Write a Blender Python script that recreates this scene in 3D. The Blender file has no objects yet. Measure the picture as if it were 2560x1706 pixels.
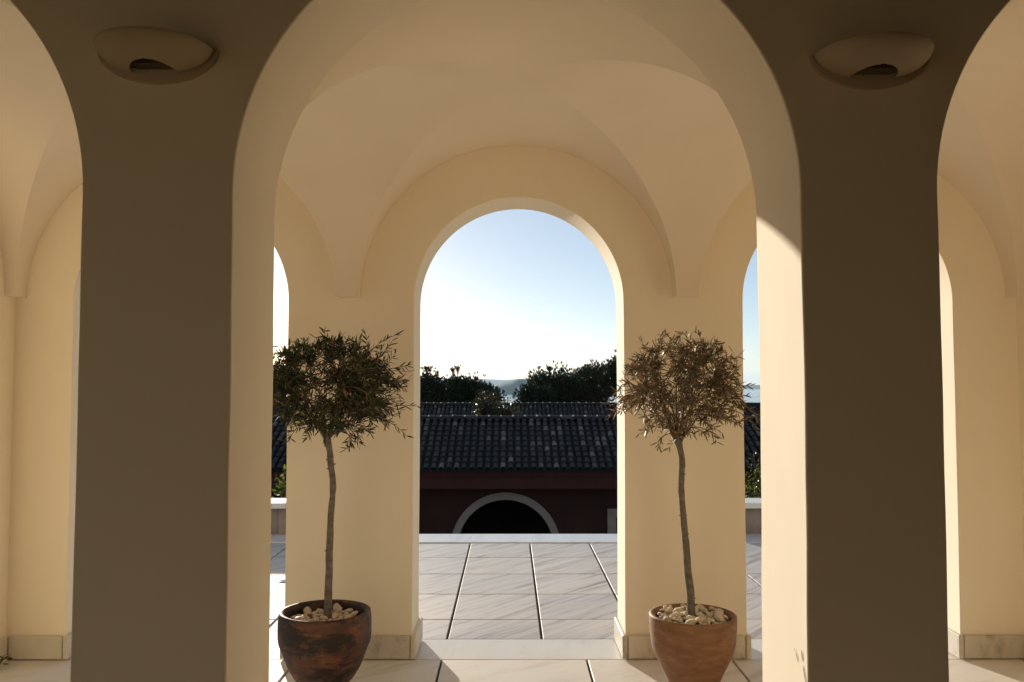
import bpy, math, random
from mathutils import Vector, Matrix, noise
R = math.radians
C = bpy.context.scene.collection
SC = bpy.context.scene

# ---------------------------------------------------------------- camera
cam = bpy.data.objects.new('camera', bpy.data.cameras.new('camera'))
C.objects.link(cam)
cam.location = (0, 0, 1.5)
cam.rotation_euler = (R(90 + 2.73), 0, -6 / 2200)
cam.data.sensor_width = 36
cam.data.lens = 2200 / 2560 * 36
cam.data.clip_start = 0.05
cam.data.clip_end = 60000
SC.camera = cam

# ---------------------------------------------------------------- sky, sun, exposure
SUN_EL, SUN_AZ = R(9.93), R(20.5)            # azimuth measured to the left of +Y
w = bpy.data.worlds.new('World')
SC.world = w
w.use_nodes = True
nt = w.node_tree
sky = nt.nodes.new('ShaderNodeTexSky')
sky.sky_type = 'NISHITA'
sky.sun_disc = False
sky.sun_elevation = SUN_EL
sky.sun_rotation = -SUN_AZ
sky.altitude = 50
sky.air_density = 0.62
sky.dust_density = 0.25
sky.ozone_density = 1.8
bg = nt.nodes['Background']
bg.inputs['Strength'].default_value = 0.074
tint = nt.nodes.new('ShaderNodeMix'); tint.data_type = 'RGBA'; tint.blend_type = 'MULTIPLY'
tint.inputs[0].default_value = 1.0
tint.inputs[7].default_value = (1.36, 1.23, 1.10, 1)
nt.links.new(sky.outputs[0], tint.inputs[6])
sky_flat = nt.nodes.new('ShaderNodeMix'); sky_flat.data_type = 'RGBA'      # even pale blue mixed in to flatten the sky gradient
sky_flat.inputs[0].default_value = 0.30
sky_flat.inputs[7].default_value = (6.3, 7.5, 8.7, 1)
nt.links.new(tint.outputs[2], sky_flat.inputs[6])
nt.links.new(sky_flat.outputs[2], bg.inputs[0])

sl = bpy.data.lights.new('sun', 'SUN')
sl.energy = 5.0
sl.angle = R(0.53)
sl.color = (0.97, 0.88, 0.755)
so = bpy.data.objects.new('sun', sl)
C.objects.link(so)
sdir = Vector((-math.sin(SUN_AZ) * math.cos(SUN_EL), math.cos(SUN_AZ) * math.cos(SUN_EL), math.sin(SUN_EL)))
so.rotation_euler = sdir.to_track_quat('Z', 'Y').to_euler()
so.location = sdir * 50

SC.view_settings.view_transform = 'Standard'
SC.view_settings.look = 'None'
SC.view_settings.gamma = 1.0
SC.view_settings.exposure = 0.54
SC.render.engine = 'CYCLES'
cy = SC.cycles
cy.max_bounces = 14
cy.diffuse_bounces = 10
cy.glossy_bounces = 4
cy.transmission_bounces = 4
cy.transparent_max_bounces = 8
cy.volume_bounces = 0
cy.sample_clamp_indirect = 6
cy.use_denoising = True

# ---------------------------------------------------------------- helpers
class MB:
    def __init__(s):
        s.v, s.f, s.c = [], [], []          # c: per face value
    def add(s, vs, fs, c=0.5):
        o = len(s.v)
        s.v += [tuple(v) for v in vs]
        s.f += [tuple(i + o for i in f) for f in fs]
        s.c += [c] * len(fs)
    def box(s, x0, x1, y0, y1, z0, z1, ch=0.0, c=0.5):
        if ch <= 0:
            vs = [(x, y, z) for z in (z0, z1) for y in (y0, y1) for x in (x0, x1)]
            s.add(vs, [(0, 2, 3, 1), (4, 5, 7, 6), (0, 1, 5, 4), (2, 6, 7, 3), (0, 4, 6, 2), (1, 3, 7, 5)], c)
            return
        # box with chamfered vertical and top edges
        def ring(z, i):
            a, b, e, f = x0 + i, x1 - i, y0 + i, y1 - i
            k = ch
            return [(a + k, e, z), (b - k, e, z), (b, e + k, z), (b, f - k, z), (b - k, f, z), (a + k, f, z), (a, f - k, z), (a, e + k, z)]
        vs = ring(z0, 0) + ring(z1 - ch, 0) + ring(z1, ch)
        fs = [tuple(range(7, -1, -1)), tuple(range(16, 24))]
        for r in (0, 8):
            for i in range(8):
                j = (i + 1) % 8
                fs.append((r + i, r + j, r + 8 + j, r + 8 + i))
        s.add(vs, fs, c)
    def grid(s, rows, c=0.5, close=False):
        n = len(rows[0]); vs = [p for r in rows for p in r]; fs = []
        for i in range(len(rows) - 1):
            for j in range(n if close else n - 1):
                k = (j + 1) % n
                fs.append((i * n + j, i * n + k, (i + 1) * n + k, (i + 1) * n + j))
        s.add(vs, fs, c)
    def tube(s, pts, rad, n=6, c=0.5, cap=True):
        rows = []
        pts = [Vector(p) for p in pts]
        up = Vector((0.3, 0.2, 1)).normalized()
        for i, p in enumerate(pts):
            d = (pts[min(i + 1, len(pts) - 1)] - pts[max(i - 1, 0)])
            d = d.normalized() if d.length > 1e-9 else Vector((0, 0, 1))
            a = d.cross(up)
            if a.length < 1e-3: a = d.cross(Vector((1, 0, 0)))
            a.normalize(); b = d.cross(a)
            r = rad[i] if isinstance(rad, (list, tuple)) else rad
            rows.append([p + (a * math.cos(t) + b * math.sin(t)) * r for t in [2 * math.pi * k / n for k in range(n)]])
        o = len(s.v)
        s.grid(rows, c, close=True)
        if cap:
            m = len(rows)
            s.f.append(tuple(o + k for k in range(n))); s.c.append(c)
            s.f.append(tuple(o + (m - 1) * n + k for k in range(n - 1, -1, -1))); s.c.append(c)
    def lathe(s, prof, cx=0, cy=0, n=64, c=0.5, wob=None):
        rows = []
        for r, z in prof:
            rows.append([(cx + r * math.cos(t) * (1 + (wob(t, z) if wob else 0)), cy + r * math.sin(t) * (1 + (wob(t, z) if wob else 0)), z) for t in [2 * math.pi * k / n for k in range(n)]])
        s.grid(rows, c, close=True)
    def build(s, name, mat, parent=None, smooth=0, loc=(0, 0, 0)):
        me = bpy.data.meshes.new(name)
        me.from_pydata(s.v, [], s.f)
        me.update()
        a = me.attributes.new('rnd', 'FLOAT', 'FACE')
        a.data.foreach_set('value', s.c)
        if mat: me.materials.append(mat)
        if smooth:
            me.polygons.foreach_set('use_smooth', [True] * len(me.polygons))
            me.set_sharp_from_angle(angle=R(smooth))
        o = bpy.data.objects.new(name, me)
        C.objects.link(o)
        o.location = loc
        if parent: o.parent = parent
        return o

def tag(o, label=None, cat=None, group=None, kind=None):
    if label: o['label'] = label
    if cat: o['category'] = cat
    if group: o['group'] = group
    if kind: o['kind'] = kind
    return o
def thing(name, label, cat, loc=(0, 0, 0), group=None):
    o = bpy.data.objects.new(name, None)
    C.objects.link(o); o.location = loc; o.empty_display_size = 0.1
    return tag(o, label, cat, group)
def copy_tree(o, parent=None):
    c = o.copy(); C.objects.link(c)
    if parent: c.parent = parent
    for ch in [k for k in bpy.data.objects if k.parent == o and k != c]:
        copy_tree(ch, c)
    return c

# ---------------------------------------------------------------- materials
def mat(name):
    m = bpy.data.materials.new(name); m.use_nodes = True
    n = m.node_tree; b = n.nodes['Principled BSDF']
    return m, n, b
def N(n, t, **kw):
    x = n.nodes.new(t)
    for k, v in kw.items():
        if k in x.inputs.keys() if isinstance(k, str) else False: x.inputs[k].default_value = v
        else: setattr(x, k, v)
    return x
def ramp(n, fac, stops):
    r = n.nodes.new('ShaderNodeValToRGB')
    e = r.color_ramp.elements
    e[0].position, e[0].color = stops[0][0], (*stops[0][1], 1)
    e[1].position, e[1].color = stops[-1][0], (*stops[-1][1], 1)
    for p, c in stops[1:-1]:
        x = e.new(p); x.color = (*c, 1)
    n.links.new(fac, r.inputs[0])
    return r.outputs[0]
def pos(n): return n.nodes.new('ShaderNodeNewGeometry').outputs['Position']
def mapping(n, vec, scale=(1, 1, 1), rot=(0, 0, 0), loc=None):
    m = n.nodes.new('ShaderNodeMapping')
    m.inputs['Scale'].default_value = scale; m.inputs['Rotation'].default_value = rot
    n.links.new(vec, m.inputs[0])
    if loc is not None: n.links.new(loc, m.inputs['Location'])
    return m.outputs[0]
def noi(n, vec, scale, detail=4, rough=0.5, dist=0.0):
    x = n.nodes.new('ShaderNodeTexNoise')
    x.inputs['Scale'].default_value = scale; x.inputs['Detail'].default_value = detail
    x.inputs['Roughness'].default_value = rough; x.inputs['Distortion'].default_value = dist
    n.links.new(vec, x.inputs['Vector'])
    return x.outputs['Fac']
def mixc(n, fac, a, b, mode='MIX'):
    x = n.nodes.new('ShaderNodeMix'); x.data_type = 'RGBA'; x.blend_type = mode
    for s, v in ((0, fac), (6, a), (7, b)):
        if hasattr(v, 'links') or hasattr(v, 'is_output'): n.links.new(v, x.inputs[s])
        elif s == 0: x.inputs[0].default_value = v
        else: x.inputs[s].default_value = (*v, 1)
    return x.outputs[2]
def math_(n, op, a, b=0.0):
    x = n.nodes.new('ShaderNodeMath'); x.operation = op
    for i, v in enumerate((a, b)):
        if hasattr(v, 'is_output'): n.links.new(v, x.inputs[i])
        else: x.inputs[i].default_value = v
    return x.outputs[0]
def bump(n, b, h, strength, dist):
    x = n.nodes.new('ShaderNodeBump'); x.inputs['Strength'].default_value = strength; x.inputs['Distance'].default_value = dist
    n.links.new(h, x.inputs['Height']); n.links.new(x.outputs[0], b.inputs['Normal'])
def rnd(n):
    a = n.nodes.new('ShaderNodeAttribute'); a.attribute_name = 'rnd'
    return a.outputs['Fac']

def plaster(name, base, var=0.028, rough=0.88):
    m, n, b = mat(name)
    p = pos(n)
    big = noi(n, mapping(n, p, (1, 1, 0.35)), 2.2, 4, 0.55)
    lo = tuple(c * (1 - var * k) for c, k in zip(base, (1, 1.2, 1.6)))
    hi = tuple(min(1, c * (1 + var)) for c in base)
    col = ramp(n, big, [(0.3, lo), (0.7, hi)])
    # rare small dark nail holes and specks
    v = n.nodes.new('ShaderNodeTexVoronoi'); v.inputs['Scale'].default_value = 1.9
    v.inputs['Randomness'].default_value = 1.0
    n.links.new(p, v.inputs['Vector'])
    sp = math_(n, 'LESS_THAN', v.outputs['Distance'], 0.007)
    col = mixc(n, sp, col, (0.09, 0.05, 0.03))
    n.links.new(col, b.inputs['Base Color'])
    b.inputs['Roughness'].default_value = rough
    b.inputs['Specular IOR Level'].default_value = 0.25
    und = noi(n, p, 5, 2, 0.5); fine = noi(n, p, 160, 3, 0.6)
    h = math_(n, 'ADD', math_(n, 'MULTIPLY', und, 3.0), math_(n, 'MULTIPLY', fine, 0.25))
    bump(n, b, h, 0.35, 0.0016)
    return m
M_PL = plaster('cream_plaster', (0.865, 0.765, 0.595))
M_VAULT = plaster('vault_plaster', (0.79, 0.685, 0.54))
M_DIM = plaster('bounce_dimming_brown', (0.06, 0.04, 0.022))  # near-black tone for unseen room surfaces, to cut bounce on the near pillars
M_PLIN = plaster('room_plaster', (0.66, 0.56, 0.37))

def marble(name, lo, mid, hi, rough, ang, vein=14.0, spec=0.16, fine=1.0):
    m, n, b = mat(name)
    p = pos(n); r = rnd(n)
    cx = n.nodes.new('ShaderNodeCombineXYZ')
    n.links.new(math_(n, 'MULTIPLY', r, 37.0), cx.inputs[0]); n.links.new(math_(n, 'MULTIPLY', r, 91.0), cx.inputs[1])
    p2 = mapping(n, p, (1, 1, 1), (0, 0, 0), cx.outputs[0])
    warp = noi(n, p2, 1.6, 2)
    a = n.nodes.new('ShaderNodeVectorMath'); a.operation = 'ADD'
    n.links.new(p2, a.inputs[0])
    s3 = n.nodes.new('ShaderNodeCombineXYZ')
    n.links.new(math_(n, 'MULTIPLY', warp, 0.10), s3.inputs[0])
    n.links.new(s3.outputs[0], a.inputs[1])
    pv = mapping(n, mapping(n, a.outputs[0], (1, 1, 1), (0, 0, -ang)), (1.1, vein, 4))
    st = noi(n, pv, 1.0, 7, 0.66, 0.25)
    col = ramp(n, st, [(0.30, lo), (0.46, mid), (0.72, hi)])
    cloud = noi(n, p2, 2.3, 4)
    col = mixc(n, math_(n, 'MULTIPLY', cloud, 0.35), col, mid)
    tone = ramp(n, r, [(0.0, (0.86, 0.86, 0.88)), (1.0, (1.0, 0.98, 0.95))])
    col = mixc(n, 1.0, col, tone, 'MULTIPLY')
    dirt = noi(n, p, 9, 6, 0.7)
    col = mixc(n, ramp(n, dirt, [(0.60, (0, 0, 0)), (0.78, (0.35, 0.35, 0.35))]), col, tuple(c * 0.55 for c in lo))
    n.links.new(col, b.inputs['Base Color'])
    b.inputs['Roughness'].default_value = rough
    b.inputs['Specular IOR Level'].default_value = spec
    bump(n, b, math_(n, 'ADD', st, math_(n, 'MULTIPLY', noi(n, p, 45, 3), 0.5)), 0.3 * fine, 0.002)
    return m
M_TERR = marble('terrace_marble', (0.20, 0.18, 0.18), (0.50, 0.47, 0.45), (0.64, 0.61, 0.585), 0.6, R(50), 17)
M_FLOOR = marble('gallery_marble', (0.62, 0.585, 0.51), (0.80, 0.765, 0.69), (0.86, 0.835, 0.775), 0.58, R(35), 6)
M_THR = marble('threshold_marble', (0.62, 0.60, 0.56), (0.78, 0.76, 0.71), (0.84, 0.82, 0.78), 0.4, R(85), 4)
M_COP = marble('edge_marble', (0.50, 0.50, 0.51), (0.68, 0.67, 0.66), (0.78, 0.77, 0.76), 0.28, R(80), 5, spec=0.4, fine=0.4)
M_PLINTH = marble('plinth_marble', (0.30, 0.26, 0.20), (0.66, 0.60, 0.49), (0.74, 0.69, 0.58), 0.5, R(50), 9)

def simple(name, col, rough=0.7, var=0.15, scale=8, metallic=0.0, bmp=0.2, bd=0.002, spec=0.4):
    m, n, b = mat(name)
    p = pos(n)
    f = noi(n, p, scale, 5, 0.6)
    c = ramp(n, f, [(0.3, tuple(x * (1 - var) for x in col)), (0.7, tuple(min(1, x * (1 + var)) for x in col))])
    n.links.new(c, b.inputs['Base Color'])
    b.inputs['Roughness'].default_value = rough; b.inputs['Metallic'].default_value = metallic
    b.inputs['Specular IOR Level'].default_value = spec
    if bmp: bump(n, b, noi(n, p, scale * 6, 4), bmp, bd)
    return m
M_CRACK = simple('crack_shadow', (0.03, 0.02, 0.012), 0.95, 0.2, 40)
M_COTTO = simple('pale_terracotta_floor', (0.64, 0.455, 0.225), 0.7, 0.1, 5)
M_GROUT = simple('dark_grout', (0.09, 0.07, 0.055), 0.95, 0.5, 40)
M_REDWALL = simple('oxblood_render', (0.038, 0.011, 0.006), 0.9, 0.3, 1.2)
M_FASCIA = simple('maroon_fascia', (0.062, 0.013, 0.010), 0.8, 0.15, 2)
M_RING = simple('grey_render', (0.30, 0.235, 0.185), 0.85, 0.15, 3)
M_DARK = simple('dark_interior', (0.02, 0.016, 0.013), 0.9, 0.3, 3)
M_GLASS = simple('dark_pane', (0.02, 0.022, 0.025), 0.08, 0.1, 2, bmp=0)
M_BARK = simple('grey_bark', (0.165, 0.14, 0.11), 0.9, 0.4, 38, bmp=0.7, bd=0.006)
M_TWIG = simple('twig_bark', (0.15, 0.10, 0.06), 0.85, 0.3, 60)
M_PINEBARK = simple('pine_bark', (0.07, 0.045, 0.03), 0.95, 0.4, 8)
M_SOIL = simple('dark_soil', (0.03, 0.02, 0.013), 1.0, 0.5, 60, bmp=0.8, bd=0.01)
M_PEB = simple('cream_pebble', (0.64, 0.54, 0.40), 0.85, 0.12, 25, bmp=0.3)
M_PEB2 = simple('tan_pebble', (0.60, 0.47, 0.33), 0.65, 0.18, 25, bmp=0.3)
M_PARA = simple('weathered_stone', (0.26, 0.20, 0.165), 0.85, 0.4, 3.2)
M_WHITEST = simple('white_stone', (0.74, 0.71, 0.66), 0.5, 0.06, 4)
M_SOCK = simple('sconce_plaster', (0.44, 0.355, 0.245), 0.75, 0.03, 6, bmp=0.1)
M_SLOTSHADE = simple('slot_shade_brown', (0.10, 0.075, 0.05), 0.8, 0.2, 9)
M_METAL = simple('dark_metal', (0.05, 0.05, 0.05), 0.35, 0.1, 9, metallic=0.9, bmp=0)
M_MORTAR = simple('ridge_mortar', (0.62, 0.58, 0.50), 0.7, 0.2, 5)

def tile_mat():
    m, n, b = mat('aged_roof_tile')
    p = pos(n)
    c = ramp(n, rnd(n), [(0.0, (0.006, 0.004, 0.003)), (0.45, (0.015, 0.010, 0.007)), (0.78, (0.045, 0.034, 0.026)), (1.0, (0.17, 0.135, 0.11))])
    st = ramp(n, noi(n, p, 5, 6, 0.65), [(0.35, (0.5, 0.48, 0.48)), (0.65, (1.15, 1.1, 1.05))])
    n.links.new(mixc(n, 1.0, c, st, 'MULTIPLY'), b.inputs['Base Color'])
    b.inputs['Roughness'].default_value = 0.8
    bump(n, b, noi(n, p, 30, 3), 0.4, 0.01)
    return m
M_TILE = tile_mat()

def pot_mat(name, a, b_, c_, stain):
    m, n, b = mat(name)
    p = pos(n)
    pm = mapping(n, p, (1, 1, 3.2))
    f = noi(n, pm, 9, 7, 0.68, 0.4)
    col = ramp(n, f, [(0.30, a), (0.52, b_), (0.74, c_)])
    f2 = noi(n, mapping(n, p, (1, 1, 1.8)), 5.5, 8, 0.72, 0.6)
    col = mixc(n, ramp(n, f2, [(stain, (0, 0, 0)), (stain + 0.09, (1, 1, 1))]), col, tuple(x * 0.28 for x in a))
    n.links.new(col, b.inputs['Base Color'])
    b.inputs['Roughness'].default_value = 0.62
    bump(n, b, math_(n, 'ADD', noi(n, mapping(n, p, (1, 1, 9)), 7, 4), math_(n, 'MULTIPLY', noi(n, p, 60, 4), 0.6)), 0.5, 0.004)
    return m
M_POTD = pot_mat('scorched_terracotta', (0.045, 0.017, 0.008), (0.095, 0.033, 0.013), (0.24, 0.085, 0.027), 0.45)
M_POTL = pot_mat('plain_terracotta', (0.15, 0.066, 0.026), (0.235, 0.108, 0.044), (0.34, 0.18, 0.088), 0.66)

def leaf_mat(name, stops, transl=0.25, rough=0.5):
    m, n, b = mat(name)
    c = ramp(n, rnd(n), stops)
    n.links.new(c, b.inputs['Base Color'])
    b.inputs['Roughness'].default_value = rough
    b.inputs['Specular IOR Level'].default_value = 0.22
    t = n.nodes.new('ShaderNodeBsdfTranslucent'); n.links.new(c, t.inputs[0])
    mx = n.nodes.new('ShaderNodeMixShader'); mx.inputs[0].default_value = transl
    o = n.nodes['Material Output']
    n.links.new(b.outputs[0], mx.inputs[1]); n.links.new(t.outputs[0], mx.inputs[2]); n.links.new(mx.outputs[0], o.inputs[0])
    return m
M_OLG = leaf_mat('green_olive_leaf', [(0, (0.010, 0.018, 0.006)), (0.55, (0.030, 0.046, 0.018)), (0.85, (0.075, 0.095, 0.045)), (0.93, (0.20, 0.12, 0.055)), (1, (0.30, 0.26, 0.16))], 0.18)
M_OLB = leaf_mat('dry_olive_leaf', [(0, (0.035, 0.032, 0.015)), (0.35, (0.11, 0.09, 0.045)), (0.75, (0.23, 0.165, 0.085)), (0.93, (0.38, 0.20, 0.12)), (1, (0.45, 0.38, 0.26))], 0.2)
M_PINE = leaf_mat('pine_needle', [(0, (0.012, 0.018, 0.008)), (0.7, (0.030, 0.040, 0.014)), (1, (0.07, 0.08, 0.025))], 0.15)
M_BROAD = leaf_mat('broad_leaf', [(0, (0.016, 0.018, 0.006)), (0.7, (0.038, 0.036, 0.012)), (1, (0.15, 0.11, 0.03))], 0.3, 0.3)
M_CITRUS = leaf_mat('citrus_leaf', [(0, (0.03, 0.05, 0.01)), (0.6, (0.10, 0.15, 0.02)), (1, (0.18, 0.19, 0.03))], 0.45, 0.35)

# ---------------------------------------------------------------- arcade builder
def wob(z, k, amp):
    return amp * noise.noise(Vector((k * 7.3, z * 1.1, 0.0))) + amp * 0.35 * noise.noise(Vector((k * 3.1, z * 4.3, 5.0)))
def opening_path(xl, xr, zs, z0, amp, key, seg=56):
    c = (xl + xr) / 2; r = (xr - xl) / 2; pts = []
    nz = max(2, int((zs - z0) / 0.09))
    for i in range(nz):
        z = z0 + (zs - z0) * i / nz
        pts.append((xl + wob(z, key, amp), z, -1, 0))
    nl = len(pts)
    for i in range(seg + 1):
        t = math.pi * (1 - i / seg)
        fade = min(1, 1 - math.sin(t)) 
        d = wob(zs, key if t > math.pi / 2 else key + 1, amp) * fade * (1 if t > math.pi / 2 else -1) * -1
        rr = r + d
        pts.append((c + rr * math.cos(t), zs + rr * math.sin(t), math.cos(t), math.sin(t)))
    for i in range(nz - 1, -1, -1):
        z = z0 + (zs - z0) * i / nz
        pts.append((xr + wob(z, key + 1, amp), z, 1, 0))
    return pts, nl, seg
def arcade(parent, y0, y1, ops, xa, xb, z0, zt, mt, amp=0.005, fr=0.007, mid=None, names=('pillar', 'arch')):
    paths = [opening_path(l, r, zs, z0, amp, 11.0 * i + y0 * 3) for i, (l, r, zs) in enumerate(ops)]
    bounds = [xa] + [(ops[i][1] + ops[i + 1][0]) / 2 for i in range(len(ops) - 1)] + [xb]
    pil = [MB() for _ in range(len(ops) + 1)]; arc = [MB() for _ in ops]
    K = 4
    for i, (pts, nl, seg) in enumerate(paths):
        ntot = len(pts); half = nl + seg // 2
        prof = []
        for k in range(K + 1):
            a = k / K * math.pi / 2
            prof.append((fr * (1 - math.cos(a)), fr * (1 - math.sin(a))))
        def row(k, side):
            x, z, nx, nz_ = pts[k]
            o = [(x + nx * of, (y0 + yf) if side == 0 else (y1 - yf), z + nz_ * of) for of, yf in prof]
            return o
        for k in range(ntot - 1):
            tgt = pil[i] if k + 1 <= nl else (pil[i + 1] if k >= nl + seg else arc[i])
            ra, rb = row(k, 0), row(k + 1, 0); sa, sb = row(k, 1), row(k + 1, 1)
            tgt.grid([ra, rb]); tgt.grid([sb, sa])
            # reveal, split in a few strips through the thickness
            ns = 3
            A = [tuple(ra[0][j] + (sa[0][j] - ra[0][j]) * t / ns for j in range(3)) for t in range(ns + 1)]
            B = [tuple(rb[0][j] + (sb[0][j] - rb[0][j]) * t / ns for j in range(3)) for t in range(ns + 1)]
            tgt.grid([B, A])
            xb_ = bounds[i] if k < half else bounds[i + 1]
            for pa, pb, yy, fl in ((ra[-1], rb[-1], y0, 0), (sa[-1], sb[-1], y1, 1)):
                q = [pa, pb, (xb_, yy, pb[2]), (xb_, yy, pa[2])]
                if abs(pa[2] - pb[2]) < 1e-7: continue
                tgt.add(q, [(0, 1, 2, 3) if fl else (3, 2, 1, 0)])
        zc = row(half, 0)[-1][2]
        for yy in (y0, y1):
            arc[i].add([(bounds[i], yy, zc), (bounds[i + 1], yy, zc), (bounds[i + 1], yy, zt), (bounds[i], yy, zt)], [(0, 1, 2, 3)])
        arc[i].add([(bounds[i], y0, zt), (bounds[i + 1], y0, zt), (bounds[i + 1], y1, zt), (bounds[i], y1, zt)], [(0, 1, 2, 3)])
    res = []
    for i, m_ in enumerate(pil): res.append(m_.build(names[0], mt, parent, smooth=14))
    for m_ in arc: res.append(m_.build(names[1], mt, parent, smooth=14))
    return res

XA, XB = -2.738, 2.818
FY0, FY1 = 2.26, 2.67
BY0, BY1 = 4.87, 5.22
front = thing('arcade_wall', 'near cream plaster arcade wall with dark shaded pillars and tall round arches', 'arcade wall')
f_ops = [(-1.109 - 1.47, -1.109, 1.995), (-0.717, 0.755, 1.995), (1.113, 1.113 + 1.47, 1.995)]
arcade(front, FY0, FY1, f_ops, XA, XB, 0, 3.2, M_PL, amp=0.006, fr=0.006)
back = thing('arcade_wall', 'far cream plaster arcade wall with marble plinths, its middle arch framing the sky', 'arcade wall')
b_ops = [(-2.415, -1.228, 1.955), (-0.530, 0.634, 1.955), (1.295, 2.464, 1.955)]
arcade(back, BY0, BY1, b_ops, XA, XB, 0, 3.2, M_PL, amp=0.003, fr=0.005)

# plaster damage on the sunlit right-hand reveal of the near arch
dm = MB()
xj = 0.755
def jm(u, z):   # u: distance in from the near face
    return (xj - 0.0018 + wob(z, 11.0 + FY0 * 3 + 1, 0.006), FY0 + u, z)
def sliver(pts, wd):
    L, Rr = [], []
    for i, (u, z) in enumerate(pts):
        k = math.sin(math.pi * (i + 0.35) / (len(pts) - 0.3)) if len(pts) > 2 else 0.6
        L.append(jm(u - wd * 1.5 * k, z)); Rr.append(jm(u + wd * 1.5 * k, z))
    dm.grid([L, Rr])
sliver([(0.044, 0.812), (0.041, 0.803), (0.036, 0.792), (0.034, 0.785)], 0.0022)
sliver([(0.031, 0.779), (0.028, 0.772), (0.030, 0.766), (0.024, 0.758), (0.019, 0.749), (0.012, 0.735), (0.010, 0.720)], 0.002)
sliver([(0.089, 0.797), (0.084, 0.788), (0.078, 0.780), (0.072, 0.772)], 0.0018)
sliver([(0.100, 0.800), (0.098, 0.794)], 0.0015)
tag(dm.build('plaster_crack', M_CRACK, front), 'short dark cracks in peeling plaster')

# relief mark left in the plaster above the middle far arch
rm = MB()
def arcpts(cx, cz, r, a0, a1, n=10, sx=1.0):
    return [(cx + r * sx * math.cos(R(a0 + (a1 - a0) * k / n)), BY0 - 0.001, cz + r * math.sin(R(a0 + (a1 - a0) * k / n))) for k in range(n + 1)]
rx, rz = 0.200, 2.66
rm.tube([(rx - 0.020, BY0, rz + 0.018), (rx - 0.032, BY0, rz + 0.004), (rx - 0.042, BY0, rz - 0.008)], 0.0022, 5)
rm.tube(arcpts(rx + 0.014, rz - 0.004, 0.016, 110, -70), 0.0022, 5)
rm.tube(arcpts(rx - 0.012, rz - 0.012, 0.010, 60, -160), 0.0018, 5)
rm.build('relief_mark', M_PL, back, smooth=60)

# ---------------------------------------------------------------- marble plinths round the far piers
def plinth(parent, xl, xr, yl, yr, left=True, right=True, name='plinth'):
    m = MB(); h = 0.128; t = 0.020; g = 0.004
    m.box(xl + (0.012 if left else 0), xr - (0.012 if right else 0), yl - t, yl - 0.0012, 0.006, h, 0.005, random.random())
    m.box(xl + 0.012, xr - 0.012, yr + 0.0012, yr + t, 0.006, h, 0.005, random.random())
    if left: m.box(xl - t, xl + 0.012 - g, yl - t - 0.0015, yr + t + 0.0015, 0.006, h + 0.001, 0.005, random.random())
    if right: m.box(xr - 0.012 + g, xr + t, yl - t - 0.0015, yr + t + 0.0015, 0.006, h + 0.001, 0.005, random.random())
    return m.build(name, M_PLINTH, parent)
random.seed(4)
plinth(back, XA + 0.018, -2.415, BY0, BY1, left=False)
plinth(back, -1.228, -0.530, BY0, BY1)
plinth(back, 0.634, 1.295, BY0, BY1)
plinth(back, 2.464, XB - 0.018, BY0, BY1, right=False)

# ---------------------------------------------------------------- side walls, rear room, roof
def wall(name, mb, mt, label, cat='wall'):
    return tag(mb.build(name, mt), label, cat)
for sx, x0, x1 in ((-1, XA - 0.25, XA), (1, XB, XB + 0.25)):
    m = MB(); m.box(x0, x1, FY0 + 0.001, BY1, 0, 3.2)
    wl = thing('side_wall', ('cream plaster end wall at the left edge of the gallery' if sx < 0 else 'cream plaster end wall at the right edge of the gallery'), 'wall')
    p_ = MB()
    if sx < 0:
        wl.location = (XA, 0, 0); wl.rotation_euler = (0, 0, R(90))
        arcade(wl, 0, 0.25, [(3.10, 4.44, 1.9)], FY0 + 0.001, BY1, 0, 3.2, M_PL, amp=0.003, names=('wall_face', 'added_end_arch'))  # out-of-view arch opening added so sky light brightens the left bay
        p_.box(4.44, BY0 - 0.024, -0.018, -0.0012, 0.006, 0.126, 0.004, 0.3)
    else:
        m.build('wall_face', M_PL, wl)
        p_.box(x0 - 0.018, x0 - 0.0012, FY1, BY0 - 0.024, 0.006, 0.126, 0.004, 0.7)
    p_.build('skirting', M_PLINTH, wl)
# deep shaded room the photographer stands in
RY = -4.6
m = MB()
m.box(XA - 1.45, XA - 1.2, RY, -2.4, 0, 3.2); m.box(XA - 1.45, XA - 1.2, 1.2, FY0 - 0.001, 0, 3.2)
m.box(XA - 1.45, XA - 1.2, -2.4, 1.2, 2.4, 3.2)  # doorway gap added out of view to brighten the left pillar
tag(m.build('room_wall', M_PLIN), 'shaded plaster wall of the rear room with a doorway added to let in light', 'wall', kind='structure')
m = MB(); m.box(XB + 0.1, XB + 1.45, RY, FY0 - 0.001, 0, 3.2)
tag(m.build('room_wall', M_DIM), 'plain wall on the right of the rear room, darkened to cut bounce light', 'wall', kind='structure')
m = MB(); m.box(0.85, XB + 0.099, 0.05, 0.25, 0, 3.2)  # unseen partition added to keep bounce light off the right pillar
tag(m.build('room_wall', M_DIM), 'added dark partition, out of view, that shades the right pillar', 'wall', kind='structure')
m = MB(); m.box(XA - 1.45, XB + 1.45, RY - 0.25, RY, 0, 3.2)
tag(m.build('room_wall', M_PLIN), 'shaded plaster wall at the back of the rear room', 'wall', kind='structure')
m = MB(); m.box(XA - 1.45, XA, FY0, FY0 + 0.2, 0, 3.2); m.box(XB, XB + 1.45, FY0, FY0 + 0.2, 0, 3.2)
tag(m.build('room_wall', M_PLIN), 'shaded plaster wall returns beside the near arcade', 'wall', kind='structure')
m = MB(); m.box(XA - 1.45, XB + 1.45, RY - 0.25, BY1 + 0.12, 3.202, 3.5)
tag(m.build('roof', M_DIM), kind='structure')

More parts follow.
